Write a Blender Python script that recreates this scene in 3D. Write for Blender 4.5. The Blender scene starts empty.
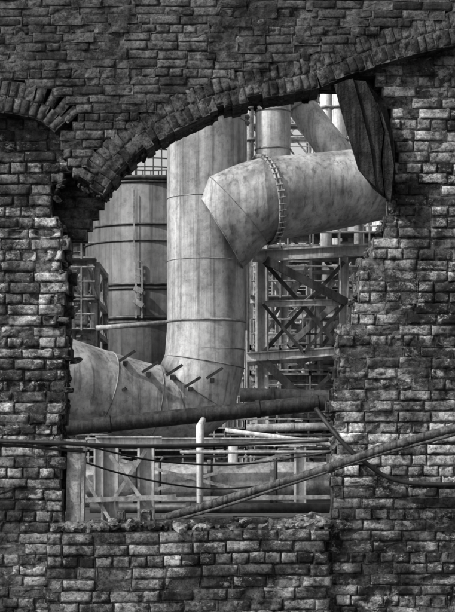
import bpy, math, random
import numpy as np
from mathutils import Vector, noise, Matrix
random.seed(7)
rng = np.random.default_rng(11)
scene = bpy.context.scene
COL = scene.collection
EYE = 1.7; DIST = 10.0

def sc(y): return 0.0006*(DIST+y)
def W(u, v, y=0.0):
    """survey sheet -> metres (sheet is drawn on the wall plane, 6 mm per unit)"""
    s = sc(y)
    return Vector(((u-227.5)*s, y, EYE+(447-v)*s))

# ------------------------------------------------------------ helpers
def empty(name):
    o = bpy.data.objects.new(name, None); COL.objects.link(o); return o
def mesh_obj(name, verts, faces, mat, parent=None, smooth=False):
    me = bpy.data.meshes.new(name)
    me.from_pydata([tuple(v) for v in verts], [], faces)
    me.update()
    if smooth:
        me.polygons.foreach_set("use_smooth", [len(p.vertices)<=4 for p in me.polygons])
    me.materials.append(mat)
    o = bpy.data.objects.new(name, me); COL.objects.link(o)
    if parent: o.parent = parent
    return o
class Acc:
    def __init__(s): s.v=[]; s.f=[]
    def add(s, v, f):
        b=len(s.v); s.v += [tuple(x) for x in v]; s.f += [tuple(i+b for i in q) for q in f]
    def obj(s, name, mat, parent=None, smooth=False):
        return mesh_obj(name, s.v, s.f, mat, parent, smooth)
def ring_frame(t, ref):
    t=t.normalized(); a=ref.cross(t)
    if a.length<1e-3: a=Vector((1,0,0)).cross(t)
    a.normalize(); b=t.cross(a).normalized(); return a,b
def tube_vf(pts, radii, seg=20, caps=True):
    pts=[Vector(p) for p in pts]; n=len(pts)
    if not isinstance(radii,(list,tuple)): radii=[radii]*n
    d=[(pts[i+1]-pts[i]).normalized() for i in range(n-1)]
    avg=sum(d,Vector())
    ref=Vector((0,1,0)) if abs(avg.normalized().y)<0.9 else Vector((0,0,1))
    V=[];F=[]
    for i,p in enumerate(pts):
        if i==0: t=d[0]; k=1;
        elif i==n-1: t=d[-1]; k=1
        else:
            t=(d[i-1]+d[i]).normalized(); k=1/max(.6,t.dot(d[i]))
        a,b=ring_frame(t,ref)
        for j in range(seg):
            th=2*math.pi*j/seg
            V.append(p+a*(radii[i]*k*math.cos(th))+b*(radii[i]*math.sin(th)))
    for i in range(n-1):
        for j in range(seg):
            F.append((i*seg+j,i*seg+(j+1)%seg,(i+1)*seg+(j+1)%seg,(i+1)*seg+j))
    if caps:
        F.append(tuple(range(seg))[::-1]); F.append(tuple((n-1)*seg+j for j in range(seg)))
    return V,F
def beam_vf(p0,p1,w,h=None,kind='box'):
    p0=Vector(p0);p1=Vector(p1); h=h or w
    t=(p1-p0)
    ref=Vector((0,1,0)) if abs(t.normalized().y)<0.9 else Vector((0,0,1))
    a,b=ring_frame(t,ref)
    if kind=='I':
        k=0.14; s=[(-.5,-.5),(-.5+k,-.5),(-.5+k,-.06),(.5-k,-.06),(.5-k,-.5),(.5,-.5),(.5,.5),(.5-k,.5),(.5-k,.06),(-.5+k,.06),(-.5+k,.5),(-.5,.5)]
    elif kind=='L':
        s=[(-.5,-.5),(.5,-.5),(.5,-.3),(-.3,-.3),(-.3,.5),(-.5,.5)]
    else:
        s=[(-.5,-.5),(.5,-.5),(.5,.5),(-.5,.5)]
    m=len(s); V=[p+a*(x*w)+b*(y*h) for p in (p0,p1) for x,y in s]
    F=[(j,(j+1)%m,m+(j+1)%m,m+j) for j in range(m)]
    F.append(tuple(range(m))[::-1]); F.append(tuple(range(m,2*m)))
    return V,F
def torus_vf(c, nrm, R, r, seg=48, ms=8, flat=1.0):
    c=Vector(c); n=Vector(nrm).normalized(); a,b=ring_frame(n, Vector((0,1,0)) if abs(n.y)<.9 else Vector((0,0,1)))
    V=[];F=[]
    for i in range(seg):
        th=2*math.pi*i/seg; e=a*math.cos(th)+b*math.sin(th)
        for j in range(ms):
            ph=2*math.pi*j/ms
            V.append(c+e*(R+r*math.cos(ph))+n*(r*flat*math.sin(ph)))
    for i in range(seg):
        for j in range(ms):
            F.append((i*ms+j,((i+1)%seg)*ms+j,((i+1)%seg)*ms+(j+1)%ms,i*ms+(j+1)%ms))
    return V,F
def rock_vf(c, r, squash=(1,1,1), seed=0):
    import bmesh
    bm=bmesh.new(); bmesh.ops.create_icosphere(bm, subdivisions=2, radius=1)
    V=[]
    rot=Matrix.Rotation(random.random()*6.28,3,'Z')@Matrix.Rotation(random.random()*6.28,3,'X')
    for v in bm.verts:
        p=v.co.copy()
        m=max(abs(p.x),abs(p.y),abs(p.z)); p=p.lerp(p/m, .6)
        n=noise.noise(p*1.6+Vector((seed*7.1,seed*3.3,0)))*.45+noise.noise(p*4+Vector((seed,0,0)))*.18
        p=p*(1+n); p=Vector((p.x*squash[0],p.y*squash[1],p.z*squash[2])); p=rot@p
        V.append(Vector(c)+p*r)
    F=[tuple(v.index for v in f.verts) for f in bm.faces]; bm.free(); return V,F
def spline(P,sub=6):
    Q=[]
    for i in range(len(P)-1):
        p0=P[max(0,i-1)];p1=P[i];p2=P[i+1];p3=P[min(len(P)-1,i+2)]
        for s_ in range(sub):
            t=s_/sub; Q.append(.5*((2*p1)+(p2-p0)*t+(2*p0-5*p1+4*p2-p3)*t*t+(3*p1-p0-3*p2+p3)*t**3))
    Q.append(P[-1]); return Q

# ------------------------------------------------------------ materials
def newmat(name):
    m=bpy.data.materials.new(name); m.use_nodes=True; nt=m.node_tree
    return m,nt,[n for n in nt.nodes if n.type=='BSDF_PRINCIPLED'][0]
def N(nt,t,**k):
    n=nt.nodes.new(t)
    for a,b in k.items(): setattr(n,a,b)
    return n
def noise_n(nt,vec,scale,detail=8,rough=.6,stretch=None):
    if stretch:
        mp=N(nt,'ShaderNodeMapping'); mp.inputs['Scale'].default_value=stretch
        nt.links.new(vec,mp.inputs[0]); vec=mp.outputs[0]
    n=N(nt,'ShaderNodeTexNoise'); n.inputs['Scale'].default_value=scale; n.inputs['Detail'].default_value=detail
    n.inputs['Roughness'].default_value=rough; nt.links.new(vec,n.inputs['Vector']); return n.outputs['Fac']
def ramp(nt,fac,stops):
    r=N(nt,'ShaderNodeValToRGB'); e=r.color_ramp.elements
    while len(e)<len(stops): e.new(.5)
    for i,(p,c) in enumerate(stops):
        e[i].position=p; e[i].color=(c,c,c,1)
    nt.links.new(fac,r.inputs[0]); return r.outputs[0]
def math_n(nt,op,a,b,clamp=False):
    m=N(nt,'ShaderNodeMath',operation=op); m.use_clamp=clamp
    for i,x in enumerate((a,b)):
        if isinstance(x,(int,float)): m.inputs[i].default_value=x
        else: nt.links.new(x,m.inputs[i])
    return m.outputs[0]
def bump(nt,h,bs,dist=.02,strength=1,prev=None):
    b=N(nt,'ShaderNodeBump'); b.inputs['Distance'].default_value=dist; b.inputs['Strength'].default_value=strength
    nt.links.new(h,b.inputs['Height'])
    if prev: nt.links.new(prev,b.inputs['Normal'])
    return b.outputs[0]

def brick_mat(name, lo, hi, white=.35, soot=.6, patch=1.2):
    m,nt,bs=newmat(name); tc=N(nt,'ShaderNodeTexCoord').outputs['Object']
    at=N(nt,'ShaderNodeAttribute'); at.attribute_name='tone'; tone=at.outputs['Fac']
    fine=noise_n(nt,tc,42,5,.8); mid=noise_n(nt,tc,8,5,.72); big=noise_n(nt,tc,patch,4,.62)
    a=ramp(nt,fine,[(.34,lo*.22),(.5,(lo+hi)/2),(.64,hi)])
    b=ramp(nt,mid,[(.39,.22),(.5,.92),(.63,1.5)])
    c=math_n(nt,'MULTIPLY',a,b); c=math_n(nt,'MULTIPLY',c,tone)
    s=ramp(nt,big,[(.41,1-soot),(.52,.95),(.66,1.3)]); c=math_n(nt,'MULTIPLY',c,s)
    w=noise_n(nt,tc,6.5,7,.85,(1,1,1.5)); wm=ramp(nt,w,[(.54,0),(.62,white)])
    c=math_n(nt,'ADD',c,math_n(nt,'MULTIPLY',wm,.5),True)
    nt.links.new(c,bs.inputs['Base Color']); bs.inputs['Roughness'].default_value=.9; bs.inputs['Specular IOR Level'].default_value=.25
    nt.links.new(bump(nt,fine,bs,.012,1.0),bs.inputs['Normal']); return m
def steel_mat(name, lo, hi, streak=1.0, scale=1.0, rough=.6, metal=.15, bd=.02, runs=0, spec=.5, blotch=1.0):
    m,nt,bs=newmat(name); tc=N(nt,'ShaderNodeTexCoord').outputs['Object']
    st=noise_n(nt,tc,2.2*scale,6,.62,(1.6,1.6,.14)); mo=noise_n(nt,tc,1.1*scale,6,.66); fi=noise_n(nt,tc,9*scale,5,.75)
    a=ramp(nt,st,[(.36,lo),(.5,(lo+hi)/2),(.64,hi)])
    b=ramp(nt,mo,[(.36,1-.55*blotch),(.5,.97),(.64,1+.25*blotch)]); d=ramp(nt,fi,[(.33,1-.5*blotch),(.5,1),(.67,1+.25*blotch)])
    c=math_n(nt,'MULTIPLY',math_n(nt,'MULTIPLY',a,b),d,True)
    if runs:
        r=ramp(nt,noise_n(nt,tc,7*scale,4,.6,(2,2,.05)),[(.52,1),(.66,1-runs)]); c=math_n(nt,'MULTIPLY',c,r)
        sp=ramp(nt,noise_n(nt,tc,4*scale,7,.82),[(.58,1),(.68,1-.65*blotch)]); c=math_n(nt,'MULTIPLY',c,sp)
    nt.links.new(c,bs.inputs['Base Color']); bs.inputs['Roughness'].default_value=rough; bs.inputs['Metallic'].default_value=metal; bs.inputs['Specular IOR Level'].default_value=spec
    h=math_n(nt,'ADD',math_n(nt,'MULTIPLY',fi,.5),math_n(nt,'MULTIPLY',mo,2))
    nt.links.new(bump(nt,h,bs,bd,.6),bs.inputs['Normal']); return m

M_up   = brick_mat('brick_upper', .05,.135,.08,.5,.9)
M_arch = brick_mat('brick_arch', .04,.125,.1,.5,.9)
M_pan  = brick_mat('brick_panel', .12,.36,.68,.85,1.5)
M_inf  = brick_mat('brick_infill',.08,.25,.42,.7,1.6)
M_mort = brick_mat('mortar', .035,.11,.1,.6,1.5)
M_mortl= brick_mat('mortar_panel', .045,.14,.4,.6,1.5)
M_rub  = brick_mat('rubble_stone', .10,.28,.3,.4,2)
S_pipe = steel_mat('duct_steel', .20,.46,1,.55,.5,.1,.025,.5,.5,.72)
S_pipe2= steel_mat('duct_steel_dark', .12,.30,1,.6,.6,.15,.03,.4)
S_tank = steel_mat('tank_steel', .035,.14,1,.35,.65,.1,.03,.6,.5,.8)
S_light= steel_mat('painted_steel_light_and_haze', .30,.56,1,1,.6,.05,.01,.4,.5,.6)  # light paint on near steel; on the far frames the pale tone imitates haze
S_mid  = steel_mat('steel_member', .14,.32,1,1.5,.65,.1,.01)
S_dark = steel_mat('steel_member_dark', .02,.065,1,1.5,.5,.3,.01)
S_black= steel_mat('rusted_black', .012,.04,1,3,.6,.1,.01,0,.2)
S_bldg = steel_mat('sheeting', .03,.085,1,.25,.8,0,.05,.4)
S_rust = steel_mat('rusty_bar', .015,.12,1,14,.7,.1,.008,0,.3)
M_wood = steel_mat('weathered_timber', .14,.38,1,9,.9,0,.006)
M_slab = steel_mat('charred_timber', .008,.05,1,8,.85,0,.03,.3,.1)
M_cable= steel_mat('rubber_cable', .012,.035,1,5,.6,0,.002,0,.3)

# ------------------------------------------------------------ wall
def seg_poly(ps): return [((u-227.5)*.006, EYE+(447-v)*.006) for u,v in ps]
U_EDGE=[(-520,170),(-400,150),(-330,118),(-230,108),(-200,150),(-190,168),(-176,150),(-120,118),(-60,108),(0,111),(38,118),(54,128),(60,148),(66,166),(80,184),(92,194),(101,198),(112,180),(130,161),(150,145),(180,127),(215,111),(240,104),(262,98),(300,91),(318,87),(335,80),(365,68),(400,57),(455,43),(520,33),(580,35),(650,52),(700,90),(712,150),(730,150),(745,95),(800,60),(1000,40)]
UE=seg_poly(U_EDGE); ux=np.array([p[0] for p in UE]); uz=np.array([p[1] for p in UE])
def in_upper(x,z): return z>np.interp(x,ux,uz)
OPEN=[(62,521),(62,470),(57,440),(62,400),(65,360),(62,330),(64,290),(61,262),(66,238),(60,222),(52,205),(56,180),(70,166),(84,170),(96,170),(106,164),(118,150),(150,125),(180,107),(230,84),(262,78),(300,74),(330,76),(372,68),(386,88),(392,120),(398,160),(395,196),(388,220),(377,242),(366,256),(361,290),(354,312),(341,330),(339,370),(335,405),(337,450),(333,480),(333,521)]
OPEN2=[(64,521),(66,470),(61,440),(65,400),(66,360),(64,330),(68,290),(65,262),(72,238),(88,226),(88,214),(100,204),(104,172),(118,154),(150,129),(180,111),(230,88),(262,82),(300,78),(330,80),(372,84),(386,100),(390,130),(397,160),(394,196),(385,222),(374,242),(361,262),(357,290),(351,312),(339,334),(337,370),(334,405),(335,450),(332,480),(332,521)]
O1=seg_poly(OPEN); O2=seg_poly(OPEN2)
def pip(x,z,poly):
    c=False;n=len(poly);j=n-1
    for i in range(n):
        xi,zi=poly[i];xj,zj=poly[j]
        if (zi>z)!=(zj>z) and x<(xj-xi)*(z-zi)/(zj-zi)+xi: c=not c
        j=i
    return c
def jit(x,z,k,a=.022):
    return x+a*noise.noise(Vector((x*9,z*9,k))), z+a*noise.noise(Vector((x*9,z*9,k+9)))
def wob(x,z): return .012*math.sin(x*1.7+z*.6)+.005*math.sin(x*4.1+z)
def courses(x0,x1,z0,z1,ph,pw,ok,joint=.012,header=4,off=0.0):
    R=[]; k=0; z=z0
    while z+ph<=z1+1e-6:
        hd=(header and k%header==header-1); w=pw/2 if hd else pw
        x=x0-((k%2)*w/2)-off-random.random()*.03
        while x<x1:
            ww=w*(1+random.uniform(-.07,.07)); zc=z+ph/2
            if not hd and random.random()<.08: ww*=.5
            S=7; flags=[ok(x+ww*(i+.5)/S, zc+wob(x,zc)) for i in range(S)]
            best=(0,0);i=0
            while i<S:
                if flags[i]:
                    j=i
                    while j<S and flags[j]: j+=1
                    if j-i>best[1]-best[0]: best=(i,j)
                    i=j
                else: i+=1
            if best[1]-best[0]>=2:
                a=x+ww*best[0]/S; b=x+ww*best[1]/S; c=(a+b)/2
                R.append((c,zc+wob(c,zc)+random.gauss(0,.0012),(b-a)-joint*random.uniform(.4,1.3),ph-joint*random.uniform(.5,1.2),random.gauss(0,.007),b-a,ph))
            x+=ww
        z+=ph;k+=1
    return R
def gridpos(n):
    if n<4: return np.linspace(-.5,.5,n+1)
    q=np.linspace(-.5,.5,n-1); e=.022 if n>6 else .05
    return np.concatenate([[-.5],[-.5+e],q[1:-1],[.5-e],[.5]])
def brick_mesh(name,R,y0,depth,mat,parent,nx=8,nz=5,mean=1,sd=.25,mortar=False,recess=.0,rough=1.0,spall=.1):
    n=len(R); R=np.array(R)
    ga,gb=gridpos(nx),gridpos(nz)
    ii,jj=np.meshgrid(np.arange(nx+1),np.arange(nz+1),indexing='ij')
    a=ga[ii].ravel(); b=gb[jj].ravel(); m=len(a)
    border=((ii==0)|(ii==nx)|(jj==0)|(jj==nz)).ravel(); corner=(((ii==0)|(ii==nx))&((jj==0)|(jj==nz))).ravel()
    w=R[:,5:6]+.006 if mortar else R[:,2:3]; h=R[:,6:7]+.006 if mortar else R[:,3:4]
    X=a[None,:]*w; Z=b[None,:]*h; Y=np.zeros((n,m))+recess
    Y+=rng.normal(0,.0006*rough,(n,m))
    Y+=rng.normal(0,.0025*rough,(n,1))+rng.normal(0,.005*rough,(n,1))*a[None,:]+rng.normal(0,.003*rough,(n,1))*b[None,:]
    ph=rng.uniform(0,6.28,(n,4)); fr=rng.uniform(3,9,(n,2))
    Y+=.0014*rough*np.sin(a[None,:]*fr[:,:1]*2+ph[:,:1])*np.cos(b[None,:]*fr[:,1:]+ph[:,1:2])
    if not mortar:
        X+=rng.normal(0,.0012,(n,m)); Z+=rng.normal(0,.0009,(n,m))
        Z[:,border]+=rng.normal(0,.0022,(n,border.sum()))*rough
        Y[:,border]+=.004+np.abs(rng.normal(0,.0025,(n,border.sum())))*rough
        Y[:,corner]+=np.abs(rng.normal(0,.005,(n,4)))*rough
        # spalling comes in patches where damp has got into the wall
        pn=np.array([noise.noise(Vector((r[0]*1.6,r[1]*1.6,3.3+y0*40))) for r in R])
        sp=rng.random(n)<spall*np.clip(1+pn*3.2,.1,3)
        cx=rng.uniform(-.5,.5,(n,1)); cz=rng.uniform(-.5,.5,(n,1))
        dd=((a[None,:]-cx)**2*2.0+(b[None,:]-cz)**2)**.5
        dig=np.clip(1-dd/rng.uniform(.35,1.1,(n,1)),0,1)
        Y+=(sp[:,None]*rng.uniform(.008,.036,(n,1))*np.minimum(dig*3,1))
    else:
        pn=np.array([noise.noise(Vector((r[0]*2.3,r[1]*2.3,8.3))) for r in R])[:,None]
        Y+=rng.normal(0,.0025,(n,m))-np.clip(pn,0,.5)*.018*(recess>.005)
    idx=lambda i,j:i*(nz+1)+j
    loop=[idx(i,0) for i in range(nx)]+[idx(nx,j) for j in range(nz)]+[idx(i,nz) for i in range(nx,0,-1)]+[idx(0,j) for j in range(nz,0,-1)]
    L=len(loop)
    Xb=X[:,loop]+rng.normal(0,.002,(n,L)); Zb=Z[:,loop]+rng.normal(0,.002,(n,L)); Yb=np.full((n,L),depth)+rng.normal(0,.003,(n,L))
    X=np.concatenate([X,Xb],1);Z=np.concatenate([Z,Zb],1);Y=np.concatenate([Y,Yb],1)
    ca=np.cos(R[:,4:5]);sa=np.sin(R[:,4:5])
    WX=R[:,0:1]+X*ca-Z*sa; WZ=R[:,1:2]+X*sa+Z*ca; WY=y0+Y
    V=np.stack([WX,WY,WZ],-1).reshape(-1,3); nv=m+L
    F=[(idx(i,j),idx(i+1,j),idx(i+1,j+1),idx(i,j+1)) for i in range(nx) for j in range(nz)]
    nF=len(F)
    F+=[(loop[q],m+q,m+(q+1)%L,loop[(q+1)%L]) for q in range(L)]
    F=np.array(F); FF=(F[None]+ (np.arange(n)*nv)[:,None,None]).reshape(-1,4)
    Fb=[tuple(int(k*nv+m+q) for q in range(L))[::-1] for k in range(n)]
    t=np.clip(rng.normal(mean,sd,n),.25,2.0)
    if not mortar: t=np.where(rng.random(n)<.14,t*.42,t)
    tone=np.repeat(t,nv)
    me=bpy.data.meshes.new(name); me.from_pydata(V.tolist(),[],FF.tolist()+Fb); me.update()
    at=me.attributes.new("tone",'FLOAT','POINT'); at.data.foreach_set("value",tone.astype(np.float32))
    sm=([True]*nF+[False]*L)*n+[False]*n
    me.polygons.foreach_set("use_smooth",[False]*len(sm) if mortar else sm); me.materials.append(mat)
    o=bpy.data.objects.new(name,me); COL.objects.link(o); o.parent=parent; return o
def set_tone(o,nr,lo,hi):
    at=o.data.attributes.new('tone','FLOAT','POINT'); at.data.foreach_set('value',np.repeat(rng.uniform(lo,hi,nr),42).astype(np.float32))

wall=empty('ruined_brick_wall')
X0,X1,ZT=-3.3,3.3,5.6
def arch_ring(u0,u1,length,pitch=.048,broken=False):
    xs=np.linspace((u0-227.5)*.006,(u1-227.5)*.006,400); zs=np.interp(xs,ux,uz)
    k=np.ones(31)/31; zp=np.pad(zs,15,mode='edge')
    zp[:15]=zs[0]-(zs[15]-zs[0])*np.arange(15,0,-1)/15; zp[-15:]=zs[-1]+(zs[-1]-zs[-16])*np.arange(1,16)/15
    zs=np.convolve(zp,k,'valid')
    s=np.concatenate([[0],np.cumsum(np.hypot(np.diff(xs),np.diff(zs)))]); R=[];band=[]
    half=length/2
    for row in (0,1):
        d=pitch*(.5+.4*row)
        while d<s[-1]:
            x=np.interp(d,s,xs);z=np.interp(d,s,zs); x2=np.interp(d+.06,s,xs);z2=np.interp(d+.06,s,zs);x1=np.interp(d-.06,s,xs);z1=np.interp(d-.06,s,zs)
            an=math.atan2(z2-z1,x2-x1); nx_,nz_=-math.sin(an),math.cos(an)
            lo=0
            if row==0: lo=random.uniform(-.006,.006)+((random.choice([0,0,0,0,.012,.03])) if broken else 0)
            ln=half-lo
            if ln>.03:
                cc=row*half+lo+ln/2
                R.append((x+nx_*cc,z+nz_*cc,pitch-.005*random.uniform(.5,1.4),ln-.007,an+random.gauss(0,.014),pitch,ln))
            if row==0: band.append((x+nx_*length/2,z+nz_*length/2))
            d+=pitch*random.uniform(.97,1.03)
    return R,band
bands=[]
ringsets=[]
for u0,u1,ln,dp,brk in [(-188,56,.19,.125,False),(103,321,.19,.345,True),(322,705,.19,.125,False),(-515,-205,.19,.125,False)]:
    r,b=arch_ring(u0,u1,ln,broken=brk); bands+=b; ringsets.append((r,dp,brk))
bands=np.array(bands)
def near_ring(x,z): return np.min(np.hypot(bands[:,0]-x,bands[:,1]-z))<.088
def ok_up(x,z):
    xx,zz=jit(x,z,3,.012); return bool(in_upper(xx,zz-.01)) and not near_ring(x,z)
Ru=courses(X0,X1,2.9,ZT,.053,.172,ok_up,header=5,joint=.009)
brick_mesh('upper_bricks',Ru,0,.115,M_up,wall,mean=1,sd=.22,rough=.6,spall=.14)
brick_mesh('upper_mortar',Ru,0,.11,M_mort,wall,4,2,mean=1.1,sd=.1,mortar=True,recess=.006)
for q,(r,dp,brk) in enumerate(ringsets):
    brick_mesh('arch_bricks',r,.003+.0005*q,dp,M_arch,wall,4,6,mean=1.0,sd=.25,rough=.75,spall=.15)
    brick_mesh('arch_mortar',r,0.003+.0005*q,dp-.012,M_mort,wall,2,3,mean=1.1,sd=.12,mortar=True,recess=.005)
def ok1(x,z):
    xx,zz=jit(x,z,5,.05); return not pip(xx,zz,O1)
Rp=courses(X0,X1,0,4.35,.066,.192,lambda x,z: ok1(x,z) and not (z<1.19 and -1.07<x<.60),header=4,joint=.012)
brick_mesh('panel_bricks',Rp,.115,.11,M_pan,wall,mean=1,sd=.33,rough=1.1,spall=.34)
brick_mesh('panel_mortar',Rp,.115,.105,M_mortl,wall,4,2,mean=1.0,sd=.15,mortar=True,recess=.012)
Rb=courses(X0,X1,4.35,ZT,.075,.213,lambda x,z:True,header=0)
brick_mesh('inner_bricks_top',Rb,.117,.11,M_up,wall,2,1,mean=.9)
def ok2(x,z):
    xx,zz=jit(x,z,15,.05); return not pip(xx,zz,O2)
R2=courses(X0,X1,0,ZT,.066,.192,ok2,header=3,off=.1)
brick_mesh('rear_bricks',R2,.238,.11,M_up,wall,5,4,mean=1.0,sd=.25,rough=1.3,spall=.2)
brick_mesh('rear_mortar',R2,.238,.105,M_mort,wall,2,1,mean=.8,sd=.1,mortar=True,recess=.008)
top_inf=lambda x: 1.205+.02*noise.noise(Vector((x*5,2,0)))
Ri=courses((47-227.5)*.006,(330-227.5)*.006,0,1.24,.070,.205,lambda x,z: z<top_inf(x) and -1.085<x<.617,header=5)
inf=empty('brick_infill_wall')
brick_mesh('infill_bricks',Ri,.055,.115,M_inf,inf,mean=1,sd=.35,rough=1.1,spall=.2)
brick_mesh('infill_mortar',Ri,.055,.11,M_mort,inf,4,2,mean=1.1,sd=.15,mortar=True,recess=.010)
Ri2=[(r[0]+.05 if r[0]<.5 else r[0]-.05,)+r[1:] for r in Ri]
brick_mesh('infill_inner',Ri2,.17,.22,M_inf,inf,4,2,mean=.9,sd=.2,mortar=True)

A=Acc()
def along(poly,i0,i1,step):
    out=[]
    for i in range(i0,i1):
        a=Vector(poly[i]);b=Vector(poly[i+1]);L=(b-a).length;k=max(1,int(L/step))
        for q in range(k): out.append(a.lerp(b,(q+random.random())/k))
    return out
for p in along(O1,1,12,.02)+along(O1,24,len(O1)-2,.02):
    r=random.uniform(.008,.030); sg=-1 if p.x<0 else 1
    v,f=rock_vf((p.x+sg*.008+random.gauss(0,.014),random.uniform(.125,.34),p.y+random.gauss(0,.018)),r,(1,1.4,.7),random.random()*50); A.add(v,f)
for p in along(UE,13,25,.018):
    r=random.uniform(.008,.022)
    v,f=rock_vf((p.x+random.gauss(0,.01),random.uniform(.02,.33),p.y+random.uniform(.0,.03)),r,(1,1.4,.7),random.random()*50); A.add(v,f)
edge=A.obj('broken_edge',M_inf,wall); set_tone(edge,len(A.v)//42,.25,.8)
A=Acc()
for i in range(420):
    x=random.uniform(-1.05,.62); r=random.choice([.007,.010,.014,.02,.028,.036])*random.uniform(.8,1.2)
    hump=.045*max(0,1-abs(x+.62)/.25)+.06*max(0,1-abs(x-.5)/.25)
    y=random.uniform(.08,.36)
    v,f=rock_vf((x,y,1.203+r*.2+random.random()*hump),r,(1.4,1,.7),i*1.7); A.add(v,f)
rub=A.obj('rubble',M_rub); set_tone(rub,len(A.v)//42,.5,1.2)
mound=empty('rubble_mound'); A=Acc()
def mh(x,t): return max(-.05,(1-abs(t))**.8*(.62+.2*noise.noise(Vector((x*.9,t,5))))*max(0,min(1,(6-abs(x)))))
for i in range(900):
    x=random.uniform(-5.5,5.5); t=random.uniform(-1,.6); y=6.5+t*3.2
    r=random.choice([.05,.07,.09,.12,.16])
    v,f=rock_vf((x,y,mh(x,t)+r*.3),r,(1.6,1,.65),i*.7); A.add(v,f)
V=[];F=[]; nx_=90
for i in range(nx_+1):
    x=-6.5+13*i/nx_
    for j in range(17):
        t=-1+j/8; V.append((x,6.5+t*3.4,mh(x,t)+.04*noise.noise(Vector((x*4,t*9,1)))))
for i in range(nx_):
    for j in range(16): F.append((i*17+j,(i+1)*17+j,(i+1)*17+j+1,i*17+j+1))
o=A.obj('broken_brick',M_inf,mound); set_tone(o,len(A.v)//42,.2,.8)
mesh_obj('core',V,F,S_bldg,mound)

# charred block hanging from the arch, split along its grain
sl=empty('hanging_timber')
def plank(prof,y0,y1,dx,name):
    V=[];n=len(prof)
    for y,d in ((y0,0),(y1,dx)):
        for u,v in prof:
            p=W(u,v,0); V.append((p.x+d+random.gauss(0,.002),y+random.gauss(0,.004),p.z+random.gauss(0,.003)))
    F=[tuple(range(n)),tuple(range(n,2*n))[::-1]]+[(i,n+i,n+(i+1)%n,(i+1)%n) for i in range(n)]
    mesh_obj(name,V,F,M_slab,sl)
plank([(334,85),(346,80),(353,79),(361,110),(370,150),(376,186),(366,178),(357,166),(351,148),(345,126),(339,105)],.0,.12,.016,'plank_1')
plank([(353.6,79),(366,80),(376,102),(384,132),(381,160),(384,193),(377,187),(371,150),(362,110)],.02,.14,.012,'plank_2')
plank([(376.5,102),(380,106),(388,134),(394,166),(391,201),(384.6,193),(382,160),(385,132)],-.01,.11,.01,'plank_3')
plank([(340,86),(368,80),(388,100),(396,140),(397,170),(390,198),(374,184),(360,166),(350,130)],.10,.19,.012,'backing')

tp=empty('timber_post')
A=Acc(); p=W(70,521,0);q=W(72,446,0); A.add(*beam_vf((p.x,.2,1.2),(q.x,.2,q.z),.085,.09)); A.add(*beam_vf((p.x+.058,.2,1.2),(q.x+.055,.2,q.z-.03),.02,.11))
A.obj('post',M_wood,tp)
A=Acc(); A.add(*beam_vf((W(57,0).x,.2,W(0,443).z),(W(84,0).x,.2,W(0,444).z),.05,.13)); A.obj('cap',M_wood,tp)

pole=empty('rusty_pole')
pts=[(160,521,.30),(205,507,.22),(262,489,.10),(330,467,-.03),(390,446,-.12),(455,427,-.2),(540,404,-.22),(640,380,-.1),(700,365,.13)]
P=[W(u,v,0) for u,v,_ in pts]
for p,(u,v,y) in zip(P,pts): p.y=y
P=spline(P,5)
A=Acc(); A.add(*tube_vf(P,.026,16)); A.obj('tube',S_rust,pole,True)
P2=[Vector((p.x-.02,p.y-.004,p.z-.036-.008*math.sin(i*.35))) for i,p in enumerate(P[2:26])]
A=Acc(); A.add(*tube_vf(P2,.010,8))
for i in (4,13,19):
    c=P[2+i]; t=(P[3+i]-P[2+i]).normalized(); A.add(*tube_vf([c-t*.02+Vector((0,0,-.004)),c+t*.02+Vector((0,0,-.004))],.030,12))
A.obj('ties_and_rod',S_rust,pole,True)
def wire(name,pts,r,mat,sub=6):
    P=[]
    for u,v,y in pts:
        p=W(u,v,0);p.y=y;P.append(p)
    v,f=tube_vf(spline(P,sub),r,10); return mesh_obj(name,v,f,mat,None,True)
wire('cable',[(318,408,.2),(330,426,.08),(345,445,.02),(366,463,.03),(390,478,.05),(420,484,.06),(460,485,.06),(560,488,.06),(760,480,.06)],.014,M_cable)
wire('conduit',[(-320,428,.06),(-100,436,.06),(0,441,.05),(60,443,.06),(110,446,.2),(170,446,.45),(240,444,.6),(332,440,.36)],.0135,S_dark)
wire('conduit',[(-320,438,.07),(-100,441,.07),(0,445,.07),(50,449,.08),(84,452,.11)],.008,M_cable)
wire('sagging_wire',[(62,455,.15),(120,476,.5),(200,492,.9),(270,488,.8),(333,470,.3)],.006,M_cable)
wire('sagging_wire',[(84,446,.25),(150,462,.8),(240,466,.9),(334,452,.3)],.006,M_cable)

# ------------------------------------------------------------ plant
def Wp(l): return [W(*p) for p in l]
duct=empty('vertical_gas_duct')
cy=40; s=sc(cy); R0=39*s
line=[(206,-140,cy),(206,60,cy),(206,220,cy),(206,330,cy),(204.5,362,cy),(196,392,cy),(176,407,cy),(150,404,cy-.3),(110,394,cy-.7),(60,378,cy-1.4),(0,362,cy-2.2),(-120,336,cy-3.5)]
v,f=tube_vf(Wp(line),[R0]*4+[R0*1.02,R0*1.08,R0*1.06,R0*1.0]+[R0*1.02]*4,64); mesh_obj('duct_shell',v,f,S_pipe,duct,True)
A=Acc()
for vv in (60,322,200,350,122,262):
    A.add(*torus_vf(W(206,vv,cy),(0,0,1),R0+.005,.04 if vv in(322,) else .012,64,6))
lp=Wp(line)
for i in (4,5,6,7):
    t=(lp[i+1]-lp[i-1]); A.add(*torus_vf(lp[i],t,R0*(1.03,1.09,1.07,1.01)[i-4]+.004,.016,64,6))
t=lp[9]-lp[8]
A.add(*torus_vf(lp[8].lerp(lp[9],.2),t,R0*1.02+.004,.02,64,6))
t=lp[11]-lp[10]; A.add(*torus_vf(lp[10].lerp(lp[11],.3),t,R0*1.02+.004,.02,64,6))
A.obj('weld_seams',S_pipe2,duct,True)
A=Acc()
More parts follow.
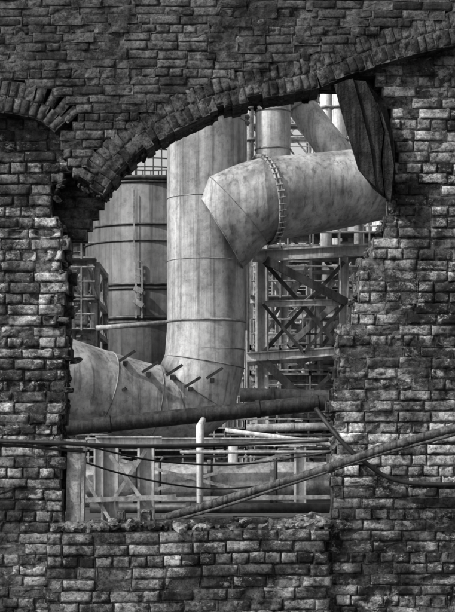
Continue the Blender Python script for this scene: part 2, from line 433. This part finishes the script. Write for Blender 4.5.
for u,vv in ((99,377),(127,357),(150,368),(174,371),(192,383),(214,374),(118,394)):
    b=W(u,vv,cy-R0*.9-.4); dr=Vector((.42,-.1,.26))
    A.add(*beam_vf(b-dr*.5+Vector((0,-.25,0)),b+dr*.6+Vector((0,-.3,0)),.08,.08)); A.add(*beam_vf(b+Vector((-.05,-.25,-.2)),b+Vector((-.05,.9,-.1)),.12,.12))  # diagonal black bar stands in for the lug's cast shadow; second beam is the lug
A.obj('lugs_and_shadow_bars',S_black,duct)
def oring(top,bot,y,depth,seg=64):
    a=W(top[0],top[1],y);b=W(bot[0],bot[1],y);c=(a+b)/2;h=(a-b)/2; d=Vector((0,depth,0))
    return [c+h*math.cos(2*math.pi*j/seg)+d*math.sin(2*math.pi*j/seg) for j in range(seg)]
br=empty('branch_gas_duct')
rs=[oring((193,190),(243,269),cy-.25,1.2),oring((203,173),(267,243),cy-.4,1.25),oring((262,158),(269,241.5),cy-.4,1.25),oring((330,152),(334,230),cy+.3,1.2),oring((392,146),(395,217),cy+1,1.12),oring((520,134),(522,200),cy+3,1.08),oring((600,150),(545,205),cy+3,1.08),oring((612,260),(552,262),cy+3,1.08),oring((612,500),(552,500),cy+3,1.08)]
def loft(rs):
    V=[];F=[];n=len(rs[0])
    for r in rs: V+=r
    for i in range(len(rs)-1):
        for j in range(n): F.append((i*n+j,i*n+(j+1)%n,(i+1)*n+(j+1)%n,(i+1)*n+j))
    return V,F
for i,(a,b) in enumerate([(0,2),(1,3),(2,len(rs)+1)]):
    v,f=loft(rs[a:b]); mesh_obj(['mitre_gore','mitre_cone','branch_shell'][i],v,f,S_pipe,br,True)
A=Acc()
def path_weld(r,k=.018):
    P=r+[r[0]]; A.add(*tube_vf(P,k,6,False))
path_weld(rs[0]);path_weld(rs[1],.012)
A.obj('weld_seams',S_pipe2,br,True)
A=Acc()
c=sum(rs[2],Vector())/64; nrm=(sum(rs[3],Vector())/64-c).normalized()
A.add(*torus_vf(c+nrm*.06,nrm,1.29,.05,64,8,.8)); A.add(*torus_vf(c-nrm*.06,nrm,1.29,.05,64,8,.8)); A.obj('flange',S_pipe2,br,True)
A=Acc(); a,b=ring_frame(nrm,Vector((0,1,0)))
for i in range(44):
    th=2*math.pi*i/44; p=c+(a*math.cos(th)+b*math.sin(th))*1.33
    A.add(*tube_vf([p-nrm*.11,p+nrm*.11],.02,6))
A.obj('bolts',S_pipe,br)
ri=empty('riser_duct')
v,f=tube_vf(Wp([(273,-120,cy),(273,60,cy),(273,130,cy),(273,190,cy)]),17.5*s,40); mesh_obj('riser_shell',v,f,S_light,ri,True)
v,f=tube_vf(Wp([(296,-100,cy+1.6),(296,80,cy+1.6),(303,108,cy+1.5),(322,135,cy+1.2),(345,165,cy+1)]),[15*s,15*s,15*s,16*s,17*s],40); mesh_obj('riser_elbow',v,f,S_light,ri,True)
A=Acc()
for vv in (112,150): A.add(*torus_vf(W(273,vv,cy),(0,0,1),17.7*s,.03,40,6))
A.add(*torus_vf(W(303,108,cy+1.5),W(322,135,cy+1.2)-W(296,80,cy+1.6),15.5*s,.04,40,6))
A.obj('seams',S_pipe2,ri,True)
pp=empty('vent_pipe')
v,f=tube_vf(Wp([(238,-60,43),(238,330,43)]),9*sc(43),24); mesh_obj('shell',v,f,S_light,pp,True)
A=Acc()
for vv in (117,123,60): A.add(*torus_vf(W(238,vv,43),(0,0,1),10*sc(43),.07,32,6))
A.obj('flanges',S_mid,pp,True)
for u,y,r in ((250,52,3.5),(326,56,6),(338,62,9),(358,50,4)):
    e=empty('vent_pipe'); v,f=tube_vf(Wp([(u,-60,y),(u,440,y)]),r*sc(y),20); mesh_obj('shell',v,f,S_light if r>5 else S_mid,e,True)
    A=Acc()
    for vv in (80,108,140,200,260): A.add(*torus_vf(W(u,vv,y),(0,0,1),(r+.6)*sc(y),.06,24,6))
    A.obj('flanges',S_mid,e,True)

tk=empty('storage_tank'); ty=58; st=sc(ty); cx=148; tr=62*st
v,f=tube_vf([W(cx,187,ty),Vector((W(cx,0,ty).x,ty,0))],tr,96); mesh_obj('tank_shell',v,f,S_tank,tk,True)
A=Acc()
for vv,r in ((187,.1),(191,.05),(232,.04),(248,.03),(290,.06),(294,.05),(322,.09),(327,.09)): A.add(*torus_vf(W(cx,vv,ty),(0,0,1),tr+.02,r,96,6))
A.obj('hoops',S_dark,tk,True)
A=Acc(); c0=W(cx,187,ty)
for i in range(48):
    th=2*math.pi*i/48; p=c0+Vector((math.cos(th)*tr,math.sin(th)*tr,0))
    A.add(*beam_vf(p,p+Vector((0,0,1.1)),.05))
for h in (.4,.75,1.1): A.add(*torus_vf(c0+Vector((0,0,h)),(0,0,1),tr,.03,96,5))
A.add(*tube_vf([c0+Vector((1.2,0,.1)),c0+Vector((1.2,0,1.6))],.4,16))
A.obj('railing',S_dark,tk)
A=Acc()
yl=ty-tr-.12
for zz in np.arange(W(0,310,ty).z,W(0,262,ty).z,.28): A.add(*beam_vf((W(136,0,yl).x,yl,zz),(W(142,0,yl).x,yl,zz),.05))
for u in (136,142): A.add(*beam_vf(W(u,318,yl),W(u,262,yl),.06))
for u,v1,v2 in ((134,300,306),(134,288,292)): A.add(*beam_vf(W(u,v1,yl-.15),W(u+9,v2,yl-.15),.2))
A.add(*beam_vf(W(134,190,yl),W(134,262,yl),.04))
A.obj('ladder',S_mid,tk)

def frame(name,us,vs,y0,y1,cw,bw,mat,seed,p=.6,kind='I',mat2=None,step=1.0,lines=3):
    e=empty(name); r=random.Random(seed); A=Acc(); B=Acc(); mat2=mat2 or S_mid
    for y in (y0,y1):
        for u in us:
            t=W(u,vs[0],y0); A.add(*beam_vf((t.x,y,0),(t.x,y,t.z),cw,cw,kind))
        for v_ in vs:
            a=W(us[0],v_,y0);b=W(us[-1],v_,y0); dy=cw*.5+bw*.3
            A.add(*beam_vf((a.x,y-dy,a.z),(b.x,y-dy,b.z),bw,bw*.6,kind))
    for u in us:
        for v_ in vs:
            t=W(u,v_,y0); A.add(*beam_vf((t.x+.03,y0,t.z-.1),(t.x+.03,y1,t.z-.1),bw*.8,bw*.8))
    for y in (y0,y1):
        for i in range(len(us)-1):
            for j in range(len(vs)-1):
                a=W(us[i],vs[j],y0);b=W(us[i+1],vs[j+1],y0);c=W(us[i+1],vs[j],y0);d=W(us[i],vs[j+1],y0)
                if r.random()<p: B.add(*beam_vf((a.x,y-.04,a.z),(b.x,y-.04,b.z),bw*.5,bw*.5,'L'))
                if r.random()<p: B.add(*beam_vf((c.x,y+.06,c.z),(d.x,y+.06,d.z),bw*.5,bw*.5,'L'))
    C=Acc()
    for v_ in vs[:-1]:
        a=W(us[0],v_,y0);b=W(us[-1],v_,y0)
        C.add(*beam_vf((a.x,y0-.5,a.z+.06),(b.x,y0-.5,b.z+.06),.05,.9))
        for h in (.55,1.05): C.add(*tube_vf([(a.x,y0-.95,a.z+h),(b.x,y0-.95,b.z+h)],.03,6))
        x=a.x
        while x<b.x: C.add(*beam_vf((x,y0-.95,a.z),(x,y0-.95,a.z+1.05),.05)); x+=step
        for q in range(lines):
            hh=r.uniform(-.9,-.2); xa=r.uniform(a.x,(a.x+b.x)/2); xb=r.uniform((a.x+b.x)/2,b.x)
            C.add(*tube_vf([(xa,y0-.3,a.z+hh-1.5),(xa,y0-.3,a.z+hh),(xb,y0-.3,a.z+hh),(xb,y0-.3,a.z+hh+1.4)],r.choice([.05,.08,.12]),8))
    A.obj('columns_and_beams',mat,e); B.obj('bracing',mat2,e); C.obj('walkways',mat2,e); return e
frame('steel_access_frame',[250,284,318,356,400,450,520],[252,300,352,377,402,450],47,53,.28,.26,S_light,1,.75,mat2=S_pipe2,lines=4)
frame('steel_access_frame',[262,288,316,345,390,440],[236,262,290,318,346,380,430],57,62,.24,.22,S_pipe2,2,.8,mat2=S_pipe2)
frame('steel_access_frame',[240,276,310,342,380,430,500],[240,268,296,336,376,416],70,76,.3,.3,S_light,6,.8,mat2=S_light)  # frame and bracing both pale, distance haze put into the colour
frame('steel_access_frame',[-60,-20,20,60,84,97],[262,300,332,380,430],48,52,.22,.2,S_mid,3,.9)
frame('steel_access_frame',[60,96,128,160,200,235,270,304,340,380],[430,452,474,500],44,48,.24,.2,S_dark,4,.8,mat2=S_mid)
frame('steel_access_frame',[-20,20,60,86,110],[170,205,245,290,330],72,76,.3,.26,S_mid,9,.8)
frame('steel_access_frame',[232,252,286,312,346,370],[60,96,128,160,200,236],78,82,.22,.2,S_light,12,.6,mat2=S_light,lines=1)  # lightened steel stands in for bright haze at the top of the opening
st_=empty('access_stair'); A=Acc(); a=W(288,346,45.6);b=W(340,300,45.6)
for dy in (-.4,.4): A.add(*beam_vf(a+Vector((0,dy,0)),b+Vector((0,dy,0)),.2,.05)); A.add(*tube_vf([a+Vector((0,dy,1)),b+Vector((0,dy,1))],.03,6))
for i in range(13):
    p=a.lerp(b,(i+.5)/13); A.add(*beam_vf(p+Vector((0,-.38,0)),p+Vector((0,.38,0)),.22,.04))
    if i%3==0: A.add(*beam_vf(p+Vector((0,-.4,0)),p+Vector((0,-.4,1)),.04))
A.obj('flight',S_pipe2,st_)
pf=empty('pipe_support_trestle')
A=Acc(); y=44
A.add(*beam_vf((W(262,0,y).x,y,0),W(262,246,y),.42,.34,'I'))
A.add(*beam_vf((W(344,0,y).x,y+.02,0),W(344,250,y+.02),.3,.3,'I'))
A.add(*beam_vf(W(252,256,y-.4),W(400,248,y-.4),.38,.2,'I'))
A.add(*beam_vf(W(247,357,y-.4),W(400,348,y-.4),.3,.2,'I'))
A.add(*beam_vf(W(262,304,y-.35),W(400,301,y-.35),.2,.14,'I'))
A.add(*beam_vf((W(392,0,y).x,y,0),W(392,246,y),.42,.34,'I'))
A.obj('frame',S_light,pf)
A=Acc()
A.add(*beam_vf(W(266,260,y-.65),W(346,302,y-.65),.26,.2)); A.add(*beam_vf(W(265,362,y-.65),W(344,440,y-.65),.26,.2))
A.add(*beam_vf(W(264,262,y-.2),W(344,352,y-.2),.13,.1)); A.add(*beam_vf(W(344,262,y-.06),W(264,352,y-.06),.12)); A.add(*beam_vf(W(247,364,y-.42),W(345,357,y-.42),.12,.3))
A.add(*beam_vf(W(344,304,y-.5),W(392,256,y-.5),.12)); A.add(*beam_vf(W(263,304,y-.5),W(304,353,y-.5),.1)); A.add(*beam_vf(W(304,353,y-.5),W(344,304,y-.5),.1)); A.add(*beam_vf(W(263,440,y-.3),W(344,362,y-.3),.12))
A.obj('struts',S_dark,pf)
def pipe(name,l,r,mat,fl=(),seg=24):
    e=empty(name); P=Wp(l); v,f=tube_vf(P,r,seg); mesh_obj('pipe_run',v,f,mat,e,True)
    A=Acc()
    for i,k in fl:
        t=P[i+1]-P[i]; c=P[i].lerp(P[i+1],k); A.add(*tube_vf([c-t.normalized()*.05,c+t.normalized()*.05],r*1.14,seg))
    if fl: A.obj('flanges',mat,e)
    return e
y=34
pipe('service_pipe',[(-100,438,y),(68,428,y),(150,420,y),(240,411,y),(330,402,y),(520,385,y)],8*sc(y),S_black,[(1,.5),(3,.2),(3,.85)])
pipe('service_pipe',[(60,447,36),(330,441,36),(500,436,36)],3.2*sc(36),S_mid,[(0,.3),(0,.7)])
pipe('low_gas_main',[(-60,482,37),(330,481,37),(520,481,37)],19*sc(37),S_pipe2,[(0,.5),(0,.69),(0,.85)],40)
pipe('service_pipe',[(225,430,33),(300,440,33),(340,446,33),(500,470,33)],2.2*sc(33),S_light)
pipe('service_pipe',[(180,452,31),(335,452,31),(480,452,31)],1.6*sc(31),S_mid)
pipe('service_pipe',[(90,508,30),(335,508,30)],5*sc(30),S_dark,[(0,.4)])
pipe('service_pipe',[(200,560,32),(200,426,32),(203,420,33)],3.0*sc(32),S_light,[(0,.5)])
pipe('service_pipe',[(233,560,38),(233,440,38)],5*sc(38),S_light,[(0,.3)])
pipe('service_pipe',[(96,328,46),(175,322,46)],2.5*sc(46),S_mid)
pipe('service_pipe',[(240,395,42),(320,397,42),(420,399,42)],7*sc(42),S_pipe2,[(0,.4),(0,.9)])
pipe('service_pipe',[(246,428,39),(400,425,39)],4*sc(39),S_mid,[(0,.3)])
pipe('service_pipe',[(276,560,34),(276,456,34),(279,450,34),(340,448,34)],1.6*sc(34),S_dark)
pipe('service_pipe',[(160,560,33),(160,462,33),(164,457,33),(225,456,33),(225,430,33)],1.4*sc(33),S_dark)
for us,y in (((110,146),26),((100,300),33)):
    e=empty('pipe_trestle'); A=Acc()
    for u in us:
        t=W(u,447,y); A.add(*beam_vf((t.x,y,0),t,.36 if y==26 else .3,.3,'I'))
    a=W(us[0]-14,446,y);b=W(us[-1]+16,446,y); A.add(*beam_vf(a+Vector((0,-.02,.1)),b+Vector((0,-.02,.1)),.22,.3,'I'))
    A.obj('posts',S_light,e); A=Acc()
    A.add(*beam_vf(W(us[0],505,y-.2),W(us[-1],450,y-.2),.08)); A.add(*beam_vf(W(us[0],455,y-.28),W(us[-1],505,y-.28),.08)); A.add(*beam_vf(W(us[0]-30,470,y-.25),W(us[0],520,y-.25),.07)); A.add(*beam_vf(W(us[0]-24,500,y-.34),W(us[-1]+30,497,y-.34),.1))
    A.obj('braces',S_mid,e)

def building(name,u0,u1,vt,y,depth,seed):
    e=empty(name); r=random.Random(seed); a=W(u0,vt,y);b=W(u1,vt,y); H=a.z
    A=Acc(); n=int((b.x-a.x)/.35); V=[];F=[]
    for i in range(n+1):
        x=a.x+(b.x-a.x)*i/n; yy=y+(.08 if i%2 else 0); V+=[(x,yy,0),(x,yy,H)]
    for i in range(n): F.append((2*i,2*i+2,2*i+3,2*i+1))
    A.add(V,F); A.add([(a.x,y,0),(a.x,y+depth,0),(a.x,y+depth,H),(a.x,y,H)],[(0,1,2,3)]); A.add([(b.x,y,0),(b.x,y+depth,0),(b.x,y+depth,H),(b.x,y,H)],[(0,1,2,3)])
    A.add([(a.x,y+depth,0),(b.x,y+depth,0),(b.x,y+depth,H),(a.x,y+depth,H)],[(0,1,2,3)])
    A.obj('walls',S_bldg,e)
    A=Acc(); rr=2.2; A.add([(a.x-.3,y-.3,H),(b.x+.3,y-.3,H),(b.x+.3,y+depth/2,H+rr),(a.x-.3,y+depth/2,H+rr),(a.x-.3,y+depth+.3,H),(b.x+.3,y+depth+.3,H)],[(0,1,2,3),(3,2,5,4)]); A.obj('roof',S_dark,e)
    A=Acc(); x=a.x+1
    while x<b.x: A.add(*beam_vf((x,y-.2,0),(x,y-.2,H),.4,.3,'I')); x+=4.2
    z=2.5
    while z<H: A.add(*beam_vf((a.x,y-.45,z),(b.x,y-.45,z),.3,.25)); z+=3.3
    A.obj('frame',S_mid,e)
    A=Acc(); z=3.2
    while z<H-2:
        x=a.x+1.5
        while x<b.x-3:
            if r.random()<.6: A.add(*beam_vf((x+.2,y-.06,z+.7),(x+3,y-.06,z+.7),1.4,.06))
            x+=4.2
        z+=3.3
    A.obj('windows',S_black,e); return e
building('steelworks_building',-150,190,232,84,18,3)
building('steelworks_building',240,620,256,88,18,5)
fb=empty('blast_furnace'); P=[Vector((14,100,0)),Vector((14,100,14)),Vector((14,100,24)),Vector((14,100,33)),Vector((14,100,40))]
v,f=tube_vf(P,[5.5,5.8,5,3.6,2.6],48); mesh_obj('shell',v,f,S_light,fb,True)
A=Acc()
for z,r in ((8,5.8),(14,6),(19,5.6),(24,5.2),(29,4.4),(33,3.8)): A.add(*torus_vf((14,100,z),(0,0,1),r+.2,.25,48,6)); A.add(*torus_vf((14,100,z+1.2),(0,0,1),r+.8,.06,48,5))
A.obj('galleries',S_mid,fb,True)

m,nt,bs=newmat('ground_gravel'); tc=N(nt,'ShaderNodeTexCoord').outputs['Object']
g1=noise_n(nt,tc,1.2,7,.7);g2=noise_n(nt,tc,25,5,.7)
c=math_n(nt,'MULTIPLY',ramp(nt,g1,[(.35,.02),(.65,.07)]),ramp(nt,g2,[(.3,.5),(.7,1.4)])); nt.links.new(c,bs.inputs['Base Color']); bs.inputs['Roughness'].default_value=.95
nt.links.new(bump(nt,g2,bs,.03,.8),bs.inputs['Normal'])
mesh_obj('ground',[(-1500,-500,0),(1500,-500,0),(1500,2500,0),(-1500,2500,0)],[(0,1,2,3)],m)

sd=Vector((-.78,-.44,.84)).normalized()
sun=bpy.data.lights.new('sun','SUN'); sun.energy=4.5; sun.angle=math.radians(1.5); sun.color=(1,.99,.975)
so=bpy.data.objects.new('sun',sun); COL.objects.link(so); so.rotation_euler=sd.to_track_quat('Z','Y').to_euler()
w=bpy.data.worlds.new('World'); scene.world=w; w.use_nodes=True; nt=w.node_tree
bg=nt.nodes['Background']; sky=nt.nodes.new('ShaderNodeTexSky'); sky.sky_type='NISHITA'; sky.sun_disc=False
sky.sun_elevation=math.asin(sd.z); sky.sun_rotation=math.atan2(sd.x,sd.y); sky.dust_density=7; sky.air_density=2
bw=nt.nodes.new('ShaderNodeRGBToBW'); nt.links.new(sky.outputs[0],bw.inputs[0])
tc=N(nt,'ShaderNodeTexCoord').outputs['Generated']; cl=noise_n(nt,tc,2.5,5,.6,(1,1,2.5))
cf=ramp(nt,cl,[(.3,.45),(.7,1.0)]); sep=N(nt,'ShaderNodeSeparateXYZ'); nt.links.new(tc,sep.inputs[0])
hz=ramp(nt,sep.outputs[2],[(.0,1.0),(.55,.12)])
k=math_n(nt,'ADD',math_n(nt,'MULTIPLY',math_n(nt,'MULTIPLY',cf,hz),2.6),.75)
nt.links.new(math_n(nt,'MULTIPLY',bw.outputs[0],k),bg.inputs[0]); bg.inputs[1].default_value=.12
cam=bpy.data.cameras.new('camera'); co=bpy.data.objects.new('camera',cam); COL.objects.link(co)
co.location=(0,-DIST,EYE); co.rotation_euler=(math.radians(90),0,0)
cam.sensor_fit='VERTICAL'; cam.sensor_height=24; cam.sensor_width=36; cam.lens=24*DIST/3.672; cam.shift_y=141/612
cam.clip_start=.1; cam.clip_end=4000
scene.camera=co
scene.view_settings.view_transform='Standard'; scene.view_settings.look='None'; scene.view_settings.exposure=0
